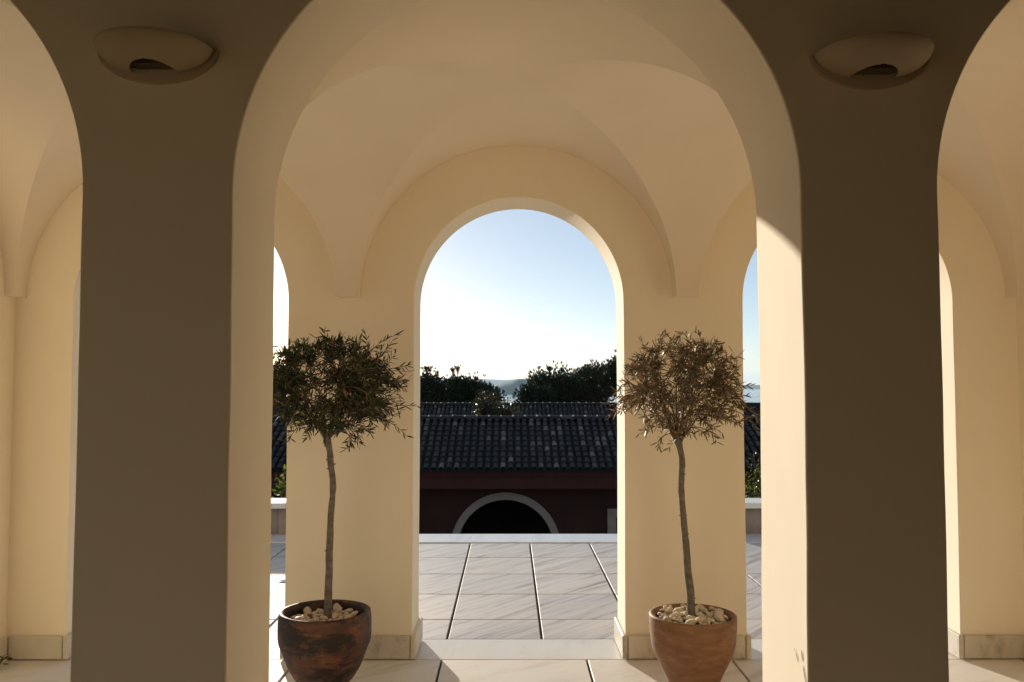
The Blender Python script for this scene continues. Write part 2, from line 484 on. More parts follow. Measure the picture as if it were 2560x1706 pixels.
# ---------------------------------------------------------------- groin vaults
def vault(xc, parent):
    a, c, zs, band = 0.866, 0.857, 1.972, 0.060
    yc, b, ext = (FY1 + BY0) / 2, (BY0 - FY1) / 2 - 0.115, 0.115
    m = MB(); n = 72
    for s in (1, -1):
        r0, r1, r2 = [], [], []
        for i in range(n + 1):
            t = math.pi * i / n
            x = xc + a * math.cos(t); z = zs + c * math.sin(t)
            yi = b * abs(math.cos(t))
            r0.append((x, yc + s * yi, z)); r1.append((x, yc + s * (yi + b + ext) / 2, z)); r2.append((x, yc + s * (b + ext), z))
        m.grid([r0, r1, r2] if s < 0 else [r2, r1, r0])
        q0, q1, q2 = [], [], []
        for i in range(n + 1):
            t = math.pi * i / n
            y = yc + b * math.cos(t); z = zs + c * math.sin(t)
            xi = a * abs(math.cos(t))
            q0.append((xc + s * xi, y, z)); q1.append((xc + s * (xi + a + band) / 2, y, z)); q2.append((xc + s * (a + band), y, z))
        m.grid([q0, q1, q2] if s > 0 else [q2, q1, q0])
        for s2 in (1, -1):
            xs = sorted((xc + s * a, xc + s * (a + band))); ys = sorted((yc + s2 * b, yc + s2 * (b + ext)))
            m.add([(xs[0], ys[0], zs), (xs[0], ys[1], zs), (xs[1], ys[1], zs), (xs[1], ys[0], zs)], [(0, 1, 2, 3)])
    return m.build('vault_bay', M_VAULT, parent, smooth=25)
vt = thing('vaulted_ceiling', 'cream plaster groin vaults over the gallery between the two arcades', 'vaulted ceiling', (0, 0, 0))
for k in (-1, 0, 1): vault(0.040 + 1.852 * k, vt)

# ---------------------------------------------------------------- floors
def slabs(name, xs, ys, z, mt, gx, gy, th=0.03, jog=0.0, ch=0.003):
    m = MB()
    for i in range(len(xs) - 1):
        for j in range(len(ys) - 1):
            dz = random.uniform(-0.0008, 0.0008)
            m.box(xs[i] + gx / 2, xs[i + 1] - gx / 2, ys[j] + gy / 2, ys[j + 1] - gy / 2, z - th, z + dz, ch, random.random())
    return tag(m.build(name, mt), kind='structure')
random.seed(11)
tx = [-0.368 + 0.5585 * k for k in range(-14, 15)]
ty = [5.246, 5.685, 6.358, 7.019, 7.68, 8.365]
slabs('terrace_paving', tx, ty, -0.004, M_TERR, 0.016, 0.015, th=0.016, ch=0.0025)
m = MB()
ex = [-8.2, -4.9, -2.6, -1.45, 1.62, 3.3, 5.6, 7.5]
for i in range(len(ex) - 1): m.box(ex[i] + 0.001, ex[i + 1] - 0.001, 8.367, 8.82, -0.05, 0.004, 0.004, random.random())
tag(m.build('terrace_edging', M_COP), kind='structure')
m = MB()
hx = [XA - 5, -1.9, 0.05 - 2.0, 2.6, XB + 5]
for a_, b_ in ((-7.6, -2.9), (-2.898, -0.88), (-0.878, 0.98), (0.982, 2.9), (2.902, 7.4)): m.box(a_, b_, 4.866, 5.242, -0.03, -0.002, 0.003, random.random())
tag(m.build('threshold', M_THR), kind='structure')
fx = [-1.16 + 0.79 * k for k in range(-5, 8)]
fy = [4.862 - 0.79 * k for k in range(13, -1, -1)]
fy1 = [y for y in fy if y > 1.2]; fy2 = [y for y in fy if y < 1.8]
slabs('gallery_floor', fx, fy1, -0.003, M_FLOOR, 0.013, 0.007, th=0.018, ch=0.0025)
slabs('room_floor', [x for x in fx if x < 1.3], fy2, -0.003, M_COTTO, 0.010, 0.010, ch=0.003)
slabs('room_floor', [x for x in fx if x > 1.0], fy2, -0.003, M_DIM, 0.010, 0.010, ch=0.003)  # unseen right part of the floor, coloured dark to dim the right pillar
m = MB(); m.box(-8.2, 7.5, RY - 0.3, 8.80, -0.30, -0.022)
tag(m.build('floor_bed', M_GROUT), kind='structure')
m = MB(); m.box(-8.2, 7.5, RY - 0.3, 8.74, -5.2, -0.302)
tag(m.build('terrace_base', M_REDWALL), kind='structure')

# ---------------------------------------------------------------- recessed floor light on the terrace
fl = thing('floor_light', 'small round dark uplight let into the terrace paving behind the left pot', 'floor light', (-1.705, 6.77, -0.003))
m = MB(); m.lathe([(0.040, 0.001), (0.041, 0.003), (0.050, 0.003), (0.053, 0.001), (0.053, -0.004)], n=32); m.build('rim', M_METAL, fl, smooth=40)
m = MB(); m.lathe([(0.0005, 0.0015), (0.040, 0.0015)], n=32); m.build('lens', M_GLASS, fl)

# ---------------------------------------------------------------- parapets on the terrace edge
def parapet(x0, x1, label, end):
    t = thing('parapet', label, 'parapet', (0, 0, 0))
    m = MB(); m.box(x0, x1, 8.80, 9.02, -0.3, 0.262); m.build('wall_panel', M_PARA, t)
    m = MB()
    cx = x0
    while cx < x1 - 0.05:
        e = min(cx + 1.35, x1 + 0.04); m.box(cx + 0.002, e - 0.002, 8.735, 9.12, 0.265, 0.318, 0.006, random.random()); cx = e
    m.build('coping', M_WHITEST, t)
    xp = end
    m = MB(); m.box(xp - 0.13, xp + 0.05, 8.772, 9.04, -0.3, 0.263, 0.01); m.build('end_pier', M_PARA, t)
    return t
parapet(-7.6, -2.12, 'white-topped stone parapet seen left of the green olive tree', -2.16)
parapet(2.08, 7.2, 'white-topped stone parapet seen through the gap right of the dry olive tree', 2.2)

# ---------------------------------------------------------------- wall lamps
def sconce(xc, zc, label, tilt=0.0):
    a, p, c = 0.148, 0.136, 0.066
    t = thing('wall_lamp', label, 'wall lamp', (xc, FY0, zc), 'plaster bowl lamps on the near pillars')
    t.rotation_euler = (0, tilt, 0)
    m = MB(); n = 48
    # back plate: crescent slab against the wall, a little larger than the bowl
    def edge(ax, cz, y): return [((ax) * math.cos(math.pi + math.pi * i / n), y, cz * math.sin(math.pi + math.pi * i / n)) for i in range(n + 1)]
    top = lambda e, y: [(v[0], y, 0.004) for v in e]
    e0 = edge(a + 0.006, c + 0.018, -0.0125); e1 = edge(a + 0.008, c + 0.020, -0.0105); e2 = edge(a + 0.008, c + 0.020, 0.0)
    ins = [(v[0] * 0.62, v[1], v[2] * 0.62) for v in e0]
    m.grid([[(v[0] * 0.985, -0.0125, 0.0) for v in e0], e0, e1, e2])
    m.build('back_plate', M_SOCK, t, smooth=50)
    # bowl shell: quarter ellipsoid opening upwards with a downlight slot cut near the wall
    m = MB(); vn = 70; n = 140; rows = []
    for j in range(vn + 1):
        v = (math.pi / 2) * j / vn
        row = []
        for i in range(n + 1):
            u = math.pi * i / n
            rise = 0.005 * math.sin(u) * math.cos(v) ** 2
            row.append((a * math.cos(u) * math.cos(v) ** 0.86, -0.021 - p * math.sin(u) * math.cos(v), -c * math.sin(v) ** 1.15 + rise))
        rows.append(row)
    vs = [q for r_ in rows for q in r_]; fs = []
    for j in range(vn):
        for i in range(n):
            q = [vs[j * (n + 1) + i], vs[j * (n + 1) + i + 1], vs[(j + 1) * (n + 1) + i + 1], vs[(j + 1) * (n + 1) + i]]
            mx = sum(k[0] for k in q) / 4; my = sum(k[1] for k in q) / 4
            if (mx / 0.060) ** 2 + ((my + 0.021) / 0.074) ** 2 < 1: continue
            fs.append((j * (n + 1) + i, (j + 1) * (n + 1) + i, (j + 1) * (n + 1) + i + 1, j * (n + 1) + i + 1))
    m.add(vs, fs)
    o = m.build('lamp_bowl', M_SOCK, t, smooth=60)
    sm = o.modifiers.new('thick', 'SOLIDIFY'); sm.thickness = 0.006; sm.offset = 1
    m = MB(); m.box(-0.056, 0.056, -0.058, -0.0128, -0.050, -0.004, 0.012); m.build('slot_shade_block', M_SLOTSHADE, t)  # dark block behind the slot, standing in for the shade inside the bowl
    return t
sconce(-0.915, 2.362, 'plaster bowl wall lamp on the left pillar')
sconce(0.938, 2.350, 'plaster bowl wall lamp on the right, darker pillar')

# ---------------------------------------------------------------- olive trees in pots
PY = 4.2
def pot(x, prof, mt, label, rim_col, soil_z, ri, tilt):
    t = thing('plant_pot', label, 'plant pot', (x, PY, -0.002))
    rz_, rr = prof[0][1], prof[0][0]
    full = [(0.001, 0.0)] + [(r, z) for r, z in reversed(prof)]
    full += [(rr - 0.004, rz_ + 0.004), (rr - 0.012, rz_ + 0.005), (rr - 0.020, rz_ + 0.002), (rr - 0.026, rz_ - 0.006), (rr - 0.030, rz_ - 0.03), (rr - 0.032, soil_z - 0.02)]
    m = MB()
    sd = x * 10
    m.lathe(full, n=96, wob=lambda a, z: 0.006 * noise.noise(Vector((math.cos(a) * 1.3, math.sin(a) * 1.3, z * 3 + sd))) + 0.0025 * noise.noise(Vector((math.cos(a) * 1, math.sin(a) * 1, z * 40 + sd))))
    m.build('pot_body', mt, t, smooth=50)
    m = MB(); rows = []
    for k in range(9):
        r = (rr - 0.031) * k / 8 + 0.0005
        rows.append([(r * math.cos(q), r * math.sin(q), soil_z + 0.006 * noise.noise(Vector((r * 30 * math.cos(q), r * 30 * math.sin(q), sd)))) for q in [2 * math.pi * i / 40 for i in range(40)]])
    m.grid(rows, close=True); m.build('soil', M_SOIL, t, smooth=60)
    t.rotation_euler = (0, R(tilt), 0)
    return t
def smoothprof(pr, n=5):
    out = []
    for i in range(len(pr) - 1):
        p0, p1, p2, p3 = pr[max(i - 1, 0)], pr[i], pr[i + 1], pr[min(i + 2, len(pr) - 1)]
        for k in range(n):
            t = k / n
            out.append(tuple(0.5 * (2 * p1[j] + (p2[j] - p0[j]) * t + (2 * p0[j] - 5 * p1[j] + 4 * p2[j] - p3[j]) * t * t + (-p0[j] + 3 * p1[j] - 3 * p2[j] + p3[j]) * t ** 3) for j in (0, 1)))
    return out + [pr[-1]]
PL = smoothprof([(0.211, 0.430), (0.2155, 0.395), (0.2157, 0.336), (0.2128, 0.295), (0.200, 0.262), (0.1717, 0.187), (0.140, 0.131), (0.1064, 0.088), (0.090, 0.03), (0.088, 0.0)])
PR = smoothprof([(0.203, 0.412), (0.2035, 0.380), (0.2005, 0.336), (0.191, 0.262), (0.167, 0.206), (0.139, 0.149), (0.1145, 0.088), (0.100, 0.03), (0.098, 0.0)])
pot(-0.868, PL, M_POTD, 'dark scorched terracotta pot holding the green olive tree on the left', None, 0.375, 0.18, 0)
pot(0.863, PR, M_POTL, 'plain reddish terracotta pot holding the dry olive tree on the right', None, 0.386, 0.17, 0)

def pebble_mesh(k):
    bm = __import__('bmesh').new()
    __import__('bmesh').ops.create_icosphere(bm, subdivisions=2, radius=1)
    ax = Vector((1.15, random.uniform(0.6, 0.9), random.uniform(0.45, 0.65)))
    for v in bm.verts:
        d = 1 + 0.30 * noise.noise(v.co * 1.5 + Vector((k * 9, 0, 0))) + 0.05 * noise.noise(v.co * 3 + Vector((0, k * 5, 0)))
        v.co = Vector((v.co.x * ax.x, v.co.y * ax.y, v.co.z * ax.z)) * d
    me = bpy.data.meshes.new('pebble'); bm.to_mesh(me); bm.free()
    me.polygons.foreach_set('use_smooth', [True] * len(me.polygons))
    me.materials.append(None)
    return me
random.seed(21)
pebs = [pebble_mesh(k) for k in range(9)]
def pebbles(x, z0, rad, n, mt, label, group, seed, bias):
    rg = random.Random(seed); placed = []
    tries = 0
    while len(placed) < n and tries < 9000:
        tries += 1
        s = rg.choice((0.011, 0.014, 0.017, 0.020, 0.025)) * rg.uniform(0.9, 1.15)
        a, r = rg.uniform(0, 2 * math.pi), math.sqrt(rg.random()) * (rad - s)
        px, py = r * math.cos(a), r * math.sin(a)
        if math.hypot(px, py) < 0.02 + s * 0.6: continue
        if bias and py > 0.05 and abs(px) > 0.06 and rg.random() < 0.7: continue
        hit = [q for q in placed if math.hypot(px - q[0], py - q[1]) < (s + q[3]) * 0.90]
        if len(hit) > 3: continue
        z = z0 + s * 0.42
        for q in hit: z = max(z, q[2] + (s + q[3]) * 0.42)
        if z > z0 + 0.034: continue
        placed.append((px, py, z, s))
        o = bpy.data.objects.new('pebble', rg.choice(pebs)); C.objects.link(o)
        o.location = (x + px, PY + py, z - 0.002)
        o.scale = (s * 1.1,) * 3
        o.rotation_euler = (rg.uniform(-0.5, 0.5), rg.uniform(-0.5, 0.5), rg.uniform(0, 6.3))
        o.material_slots[0].link = 'OBJECT'; o.material_slots[0].material = mt
        tag(o, label, 'pebble', group)
pebbles(-0.868, 0.377, 0.172, 100, M_PEB2, 'tan pebble lying on the soil of the dark scorched pot on the left', 'tan pebbles in the left pot', 5, True)
pebbles(0.863, 0.385, 0.168, 110, M_PEB, 'cream pebble lying on the soil of the reddish pot on the right', 'cream pebbles in the right pot', 8, False)

def leaf(mb, p, d, L, W, rg, c):
    d = d.normalized()
    s = d.cross(Vector((rg.uniform(-1, 1), rg.uniform(-1, 1), rg.uniform(-1, 1))))
    if s.length < 1e-4: return
    s.normalize(); nrm = s.cross(d)
    cv = rg.uniform(-0.25, 0.35) * L
    q1 = p + d * L * 0.33 + nrm * cv * 0.25; q2 = p + d * L * 0.68 + nrm * cv * 0.62; q3 = p + d * L + nrm * cv
    mb.add([p, q1 + s * W * 0.85, q1 - s * W * 0.85, q2 + s * W * 0.75, q2 - s * W * 0.75, q3], [(0, 2, 1), (1, 2, 4, 3), (3, 4, 5)], c)

def olive(name_lab, trunk, cen, rad, mt, seed, nsub, leafn, cfun, stray, droop, shoots=()):
    rg = random.Random(seed)
    t = thing('olive_tree', name_lab, 'tree', trunk[0])
    o0 = Vector(trunk[0])
    m = MB()
    pts, rs = [], []
    tr = [Vector(q) - o0 for q in trunk]
    for i in range(len(tr) - 1):
        for k in range(6):
            f = k / 6; a, b = tr[max(i - 1, 0)], tr[i]; c_, d_ = tr[i + 1], tr[min(i + 2, len(tr) - 1)]
            q = 0.5 * (2 * b + (c_ - a) * f + (2 * a - 5 * b + 4 * c_ - d_) * f * f + (-a + 3 * b - 3 * c_ + d_) * f ** 3)
            g = (i + f) / (len(tr) - 1)
            q += Vector((noise.noise(Vector((seed, g * 9, 0))), noise.noise(Vector((seed, g * 9, 4))), 0)) * 0.004
            pts.append(q); rs.append(0.0200 - 0.0055 * min(1, g * 1.8) + 0.0022 * noise.noise(Vector((seed, g * 22, 9))) + (0.0012 if k == 0 and i > 0 else 0))
    pts.append(tr[-1]); rs.append(0.014)
    m.tube(pts, rs, 14)
    for _ in range(9):
        q = pts[rg.randrange(4, len(pts) - 3)]; a = rg.uniform(0, 6.28)
        dd = Vector((math.cos(a), math.sin(a), 0.3))
        m.tube([q + dd * 0.010, q + dd * 0.022], [0.006, 0.003], 6)
    m.build('trunk', M_BARK, t, smooth=50)
    cen = Vector(cen) - o0; top = tr[-1]
    br = MB(); lf = MB()
    def inside():
        while True:
            v = Vector((rg.uniform(-1, 1), rg.uniform(-1, 1), rg.uniform(-1, 1)))
            if 0.15 < v.length < 1: return v
    def curve(a, b, bend, n=6):
        mid = (a + b) / 2 + Vector((rg.uniform(-1, 1), rg.uniform(-1, 1), rg.uniform(-0.5, 1))) * bend
        return [a * (1 - k / n) ** 2 + mid * 2 * (1 - k / n) * (k / n) + b * (k / n) ** 2 for k in range(n + 1)]
    limbs = []
    for k in range(15):
        v = inside(); v = v.normalized() * rg.uniform(0.45, 0.7)
        if v.z < -0.5: v.z *= 0.6
        e = cen + Vector((v.x * rad[0], v.y * rad[1], v.z * rad[2]))
        a0 = top + Vector((0, 0, -rg.uniform(0, 0.05)))
        cpts = curve(a0, e, 0.10)
        br.tube(cpts, [0.0058 - 0.0006 * j for j in range(7)], 6); limbs.append(cpts)
    for k in range(nsub + len(shoots)):
        v = inside(); L = v.length
        v = v.normalized() * (0.55 + 0.45 * rg.random() ** 0.6) if rg.random() < 0.62 else v
        if v.z < 0: v.x *= 1 - 0.45 * v.z; v.y *= 1 - 0.45 * v.z
        lump = 1 + (0.16 if seed == 3 else 0.08) * noise.noise(v.normalized() * 2.3 + Vector((seed, 0, 0)))
        e = cen + Vector((v.x * rad[0], v.y * rad[1], v.z * rad[2])) * lump
        if rg.random() < stray: e = cen + (e - cen) * rg.uniform(1.12, 1.3)
        if k >= nsub:
            sx, sz = shoots[k - nsub]; e = Vector(((sx - 1274) / 2200 * PY, PY + rg.uniform(-0.08, 0.02), 1.5 + (958 - sz) / 2200 * PY * 1.005)) - o0
        best = None
        for cp in limbs:
            for q in cp[2:]:
                dist = (q - e).length
                if best is None or dist < best[0]: best = (dist, q)
        a = best[1]
        cpts = curve(a, e, 0.06 + 0.05 * rg.random(), 7)
        if droop: cpts = [q + Vector((0, 0, -droop * (j / 7) ** 2)) for j, q in enumerate(cpts)]
        br.tube(cpts, [0.0026 - 0.00022 * j for j in range(8)], 4, cap=False)
        zn = 0.5 + 0.5 * noise.noise(e * 5 + Vector((seed, 3, 1)))
        for j in range(leafn):
            f = 0.35 + 0.65 * (j + rg.random()) / leafn
            idx = min(6, int(f * 7)); fr_ = f * 7 - idx
            p = cpts[idx].lerp(cpts[idx + 1], min(1, fr_))
            d = (cpts[idx + 1] - cpts[idx]).normalized()
            side = d.cross(Vector((rg.uniform(-1, 1), rg.uniform(-1, 1), rg.uniform(-1, 1)))).normalized()
            dirn = d * rg.uniform(0.3, 1.1) + side * rg.uniform(0.5, 1.0)
            leaf(lf, p, dirn, rg.uniform(0.026, 0.050), rg.uniform(0.0026, 0.0046), rg, cfun(rg, zn))
    br.build('branches', M_TWIG, t, smooth=60)
    lf.build('crown', mt, t)
    return t
olive('olive tree with a dense dark green crown, in the scorched pot',
      [(-0.856, PY, 0.365), (-0.853, PY, 0.55), (-0.850, PY, 0.741), (-0.838, PY, 1.006), (-0.852, PY, 1.151), (-0.868, PY, 1.262)],
      (-0.858, PY, 1.488), (0.335, 0.31, 0.245), M_OLG, 3, 520, 15, lambda rg, z: min(1, max(0, rg.gauss(0.35 + 0.25 * z, 0.2))) if rg.random() > 0.05 else 0.95, 0.10, 0.0, [(1002, 838), (985, 850), (893, 1108), (905, 1112), (872, 1120), (1022, 930), (1012, 960), (700, 860), (915, 832), (728, 1105), (965, 1055), (860, 1075), (1020, 915)])
olive('olive tree with a sparse dry brown crown, in the plain pot',
      [(0.861, PY, 0.365), (0.848, PY, 0.55), (0.833, PY, 0.741), (0.815, PY, 0.986), (0.818, PY, 1.12), (0.803, PY, 1.235)],
      (0.823, PY, 1.485), (0.300, 0.28, 0.250), M_OLB, 29, 310, 15, lambda rg, z: min(1, max(0, rg.gauss(0.25 + 0.45 * z, 0.22))), 0.10, 0.01, [(1516, 1030), (1530, 1022), (1525, 1008), (1885, 1040), (1880, 1060), (1872, 1048), (1878, 990), (1868, 960), (1650, 832), (1700, 828), (1600, 850), (1640, 1110), (1660, 1118), (1790, 1100), (1850, 885), (1545, 970), (1550, 985)])

# ---------------------------------------------------------------- small plant in the left corner
t = thing('leafy_plant', 'small dark green plant at the foot of the left end wall', 'plant', (-2.702, 4.74, 0.0))
rg = random.Random(2); m = MB(); st = MB()
for k in range(9):
    a = rg.uniform(-2.4, 0.5); q = Vector((0.03 * math.cos(a), 0.03 * math.sin(a), 0.012 + 0.05 * rg.random()))
    st.tube([Vector((0, 0, 0)), q * 0.6 + Vector((0, 0, 0.02)), q], 0.0015, 4)
    leaf(m, q, Vector((math.cos(a), math.sin(a), -0.15)), rg.uniform(0.03, 0.045), 0.011, rg, rg.random() * 0.5)
m.build('leaves', M_CITRUS, t); st.build('stems', M_TWIG, t)

# ---------------------------------------------------------------- houses below the terrace
def tiled_slope(parent, x0, x1, ye, ze, yr, zr, pitch, course, seed, name='roof'):
    """Spanish tile slope facing the camera from eave (ye, ze) up to ridge (yr, zr)."""
    rg = random.Random(seed); m = MB()
    L = math.hypot(yr - ye, zr - ze); uy, uz = (yr - ye) / L, (zr - ze) / L; ny, nz = -uz, uy
    base = MB()
    base.add([(x0, ye, ze - 0.05), (x1, ye, ze - 0.05), (x1, yr, zr - 0.05), (x0, yr, zr - 0.05)], [(0, 1, 2, 3)], 0.1)
    m.v += base.v; m.f += base.f; m.c += base.c
    nc = int((x1 - x0) / pitch); nr = int(L / course) + 1
    for i in range(nc):
        xc = x0 + (i + 0.5) * pitch + rg.uniform(-0.006, 0.006)
        colt = rg.gauss(0, 0.12)
        for j in range(nr):
            if j * course > L - 0.14: continue
            s0 = j * course - 0.03 + rg.uniform(-0.015, 0.015); s1 = s0 + course * 1.12
            xo = xc + rg.uniform(-0.008, 0.008); l0, l1 = 0.036, 0.012
            rws = []
            for s_, lift, r_ in ((s0, l0, pitch * 0.36), (s1, l1, pitch * 0.30)):
                s_ = min(s_, L - 0.03)
                rws.append([(xo + r_ * math.cos(a), ye + uy * s_ + ny * (lift + r_ * 0.9 * math.sin(a)), ze + uz * s_ + nz * (lift + r_ * 0.9 * math.sin(a))) for a in [math.pi * k / 6 for k in range(7)]])
            c = min(1, max(0, 0.47 + colt + rg.gauss(0, 0.28)))
            m.grid([rws[1], rws[0]], c)
            e = rws[0]; th = [(q[0], q[1] - ny * 0.018, q[2] - nz * 0.018) for q in e]
            m.grid([e, th], max(0, c - 0.2))
    return m.build(name, M_TILE, parent)
def ridge(parent, x0, x1, y, z, roof, seed, step=0.395):
    rg = random.Random(seed); m = MB(); k = MB(); x = x0
    while x < x1:
        dz = rg.uniform(-0.006, 0.006)
        rows = []
        for xx, r_ in ((x, 0.150), (x + step * 1.06, 0.135)):
            rows.append([(xx, y - r_ * math.cos(a), z + dz + r_ * 0.75 * math.sin(a)) for a in [math.pi * q / 8 for q in range(9)]])
        m.grid(rows, min(1, max(0, rg.gauss(0.4, 0.2))))
        rr = rg.uniform(0.153, 0.166)
        w_ = rg.uniform(0.018, 0.034)
        rows = [[(xx, y - rr * math.cos(a), z + dz + rr * 0.80 * math.sin(a)) for a in [math.pi * (0.24 + 0.52 * q / 6) for q in range(7)]] for xx in (x - w_, x + w_)]
        k.grid(rows)
        x += step
    m.add(k.v, k.f, 0.5)
    r = m.build('ridge_tiles', M_TILE, roof)
    r.data.materials.append(M_MORTAR)
    nf = len(m.f) - len(k.f)
    for i_ in range(nf, len(m.f)): r.data.polygons[i_].material_index = 1
    return r
HX0, HX1, HY = -14.6, 17.4, 26.5
house = thing('tiled_house', 'dark oxblood house with an arched opening below the terrace, its long tiled roof nearest', 'house')
rf = tiled_slope(house, HX0 - 0.3, HX1 + 0.3, 25.75, -1.02, 29.0, 0.30, 0.2245, 0.36, 5)
ridge(house, HX0 - 0.3, HX1 + 0.3, 29.02, 0.325, rf, 6)
m = MB(); m.add([(HX0 - 0.3, 29.03, 0.37), (HX1 + 0.3, 29.03, 0.37), (HX1 + 0.3, 32.4, -1.05), (HX0 - 0.3, 32.4, -1.05)], [(0, 1, 2, 3)], 0.4)
m.build('rear_roof_slope', M_TILE, house)
m = MB(); m.box(HX0 - 0.25, HX1 + 0.25, 25.86, 25.93, -1.22, -1.075); m.box(HX0 - 0.2, HX1 + 0.2, 25.93, 26.2, -1.60, -1.13)
m.box(HX0 - 0.2, HX1 + 0.2, 26.2, 26.52, -1.60, -1.5)
m.build('fascia', M_FASCIA, house)
CXA, CZA = -0.119, -3.409
m = MB()
arcade(house, HY, HY + 0.3, [(CXA - 1.42, CXA + 1.42, CZA)], HX0, HX1, -5.2, -1.49, M_REDWALL, amp=0, fr=0.01, names=('wall', 'wall'))
m = MB(); n = 48
for (ra, rb) in ((1.425, 1.64),):
    rows = [[], [], [], []]
    for k in range(n + 1):
        a = math.pi * k / n
        for q, (r_, yy) in enumerate(((ra, HY + 0.05), (ra, HY - 0.035), (rb, HY - 0.035), (rb, HY - 0.001))):
            rows[q].append((CXA + r_ * math.cos(a), yy, CZA + r_ * math.sin(a)))
    m.grid(rows)
m.box(CXA - 1.64, CXA - 1.425, HY - 0.035, HY - 0.001, -5.2, CZA - 0.001); m.box(CXA + 1.425, CXA + 1.64, HY - 0.035, HY - 0.001, -5.2, CZA - 0.001)
m.build('arch_surround', M_RING, house, smooth=30)
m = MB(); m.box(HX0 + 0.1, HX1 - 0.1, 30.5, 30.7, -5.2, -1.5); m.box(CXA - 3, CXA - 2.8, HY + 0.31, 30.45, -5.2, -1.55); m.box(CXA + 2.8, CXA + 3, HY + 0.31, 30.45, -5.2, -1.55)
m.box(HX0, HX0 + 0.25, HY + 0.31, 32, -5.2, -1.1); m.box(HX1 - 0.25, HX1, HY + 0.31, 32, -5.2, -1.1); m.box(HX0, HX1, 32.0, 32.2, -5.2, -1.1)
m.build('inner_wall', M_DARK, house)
# window at the right of the wall
wn = MB(); x0, x1, z1, z0 = 2.92, 4.3, -2.25, -4.4
wn.box(x0, x0 + 0.26, HY - 0.06, HY - 0.001, z0, z1); wn.box(x1 - 0.26, x1, HY - 0.06, HY - 0.001, z0, z1)
wn.box(x0 + 0.261, x1 - 0.261, HY - 0.06, HY - 0.001, z1 - 0.26, z1)
wf = wn.build('window', M_RING, house)
m = MB(); m.box(x0 + 0.262, x1 - 0.262, HY - 0.02, HY - 0.002, z0, z1 - 0.262); m.build('pane', M_GLASS, wf)

h2 = thing('tiled_house', 'second dark tiled roof showing just above the ridge of the nearest roof', 'house')
rf2 = tiled_slope(h2, -14, 19, 45.2, -0.85, 48.0, 0.30, 0.2245, 0.36, 9)
ridge(h2, -14, 19, 48.02, 0.33, rf2, 10)
m = MB(); m.add([(-14, 48.03, 0.375), (19, 48.03, 0.375), (19, 51, -0.95), (-14, 51, -0.95)], [(0, 1, 2, 3)], 0.4)
m.build('rear_roof_slope', M_TILE, h2)
m = MB(); m.box(-13.7, 18.7, 45.6, 50.6, -5.6, -1.02); m.build('wall', M_REDWALL, h2)

# ---------------------------------------------------------------- terrain, sea, far hills
m = MB(); rows = []
ys = [-60, 9, 30, 60, 75, 95, 130, 180, 260, 360, 500]
zs_ = [-5.2, -5.2, -5.4, -6, -9, -14, -22, -31, -39, -42.5, -44]
for y, z in zip(ys, zs_): rows.append([(x, y, z + (0.7 * noise.noise(Vector((x * 0.02, y * 0.02, 1))) if y > 70 else 0)) for x in range(-900, 901, 60)])
m.grid(rows); M_GROUND = simple('dry_ground', (0.16, 0.12, 0.08), 0.95, 0.4, 0.6)
tag(m.build('ground', M_GROUND, smooth=60), kind='structure')
mt_, n_, b_ = mat('sea_water')
b_.inputs['Base Color'].default_value = (0.012, 0.035, 0.06, 1); b_.inputs['Roughness'].default_value = 0.12; b_.inputs['IOR'].default_value = 1.33
p_ = pos(n_)
bump(n_, b_, math_(n_, 'ADD', noi(n_, mapping(n_, p_, (1, 0.5, 1)), 0.02, 4), math_(n_, 'MULTIPLY', noi(n_, p_, 0.4, 4), 0.15)), 1.0, 2.2)
m = MB(); m.add([(-16000, 250, -42), (16000, 250, -42), (16000, 19000, -42), (-16000, 19000, -42)], [(0, 1, 2, 3)])
tag(m.build('sea', mt_), kind='structure')
M_HILL = simple('scrub_hill', (0.065, 0.085, 0.065), 0.95, 0.35, 0.01, bmp=0)
def hill(y0, depth, prof, name='hill', seed=0):
    """ridge profile [(x, z)], lofted from shore to crest and down again"""
    m = MB(); rows = []
    xs = [prof[0][0] + (prof[-1][0] - prof[0][0]) * k / 90 for k in range(91)]
    def h(x):
        for (a, za), (b, zb) in zip(prof, prof[1:]):
            if a <= x <= b:
                t = (x - a) / (b - a); t = t * t * (3 - 2 * t); return za + (zb - za) * t
        return prof[-1][1]
    for k in range(17):
        f = k / 16; s = math.sin(math.pi * f) ** 0.8
        rows.append([(x, y0 + depth * f + 0.06 * depth * noise.noise(Vector((x * 6 / (prof[-1][0] - prof[0][0]), f * 3, seed))), -42.4 + (h(x) + 42.4) * s * (1 + 0.10 * noise.noise(Vector((x * 14 / (prof[-1][0] - prof[0][0]), f * 4, seed + 3))))) for x in xs])
    m.grid(rows)
    return tag(m.build(name, M_HILL, smooth=60), kind='structure')
hill(3560, 500, [(-420, -42), (-200, -22), (-60, -5), (-20, 7), (38, 22), (120, 17), (260, -2), (420, -12), (700, -42)], seed=1)
hill(9000, 2500, [(-2600, 40), (-1500, 90), (-780, 58), (-300, 46), (-60, 38), (60, 45), (300, 36), (900, 20), (1500, -42)], seed=5)
hill(6400, 1200, [(700, -42), (1300, -20), (1640, -8), (1800, -20), (2100, -12), (3200, 20), (4200, -42)], seed=8)

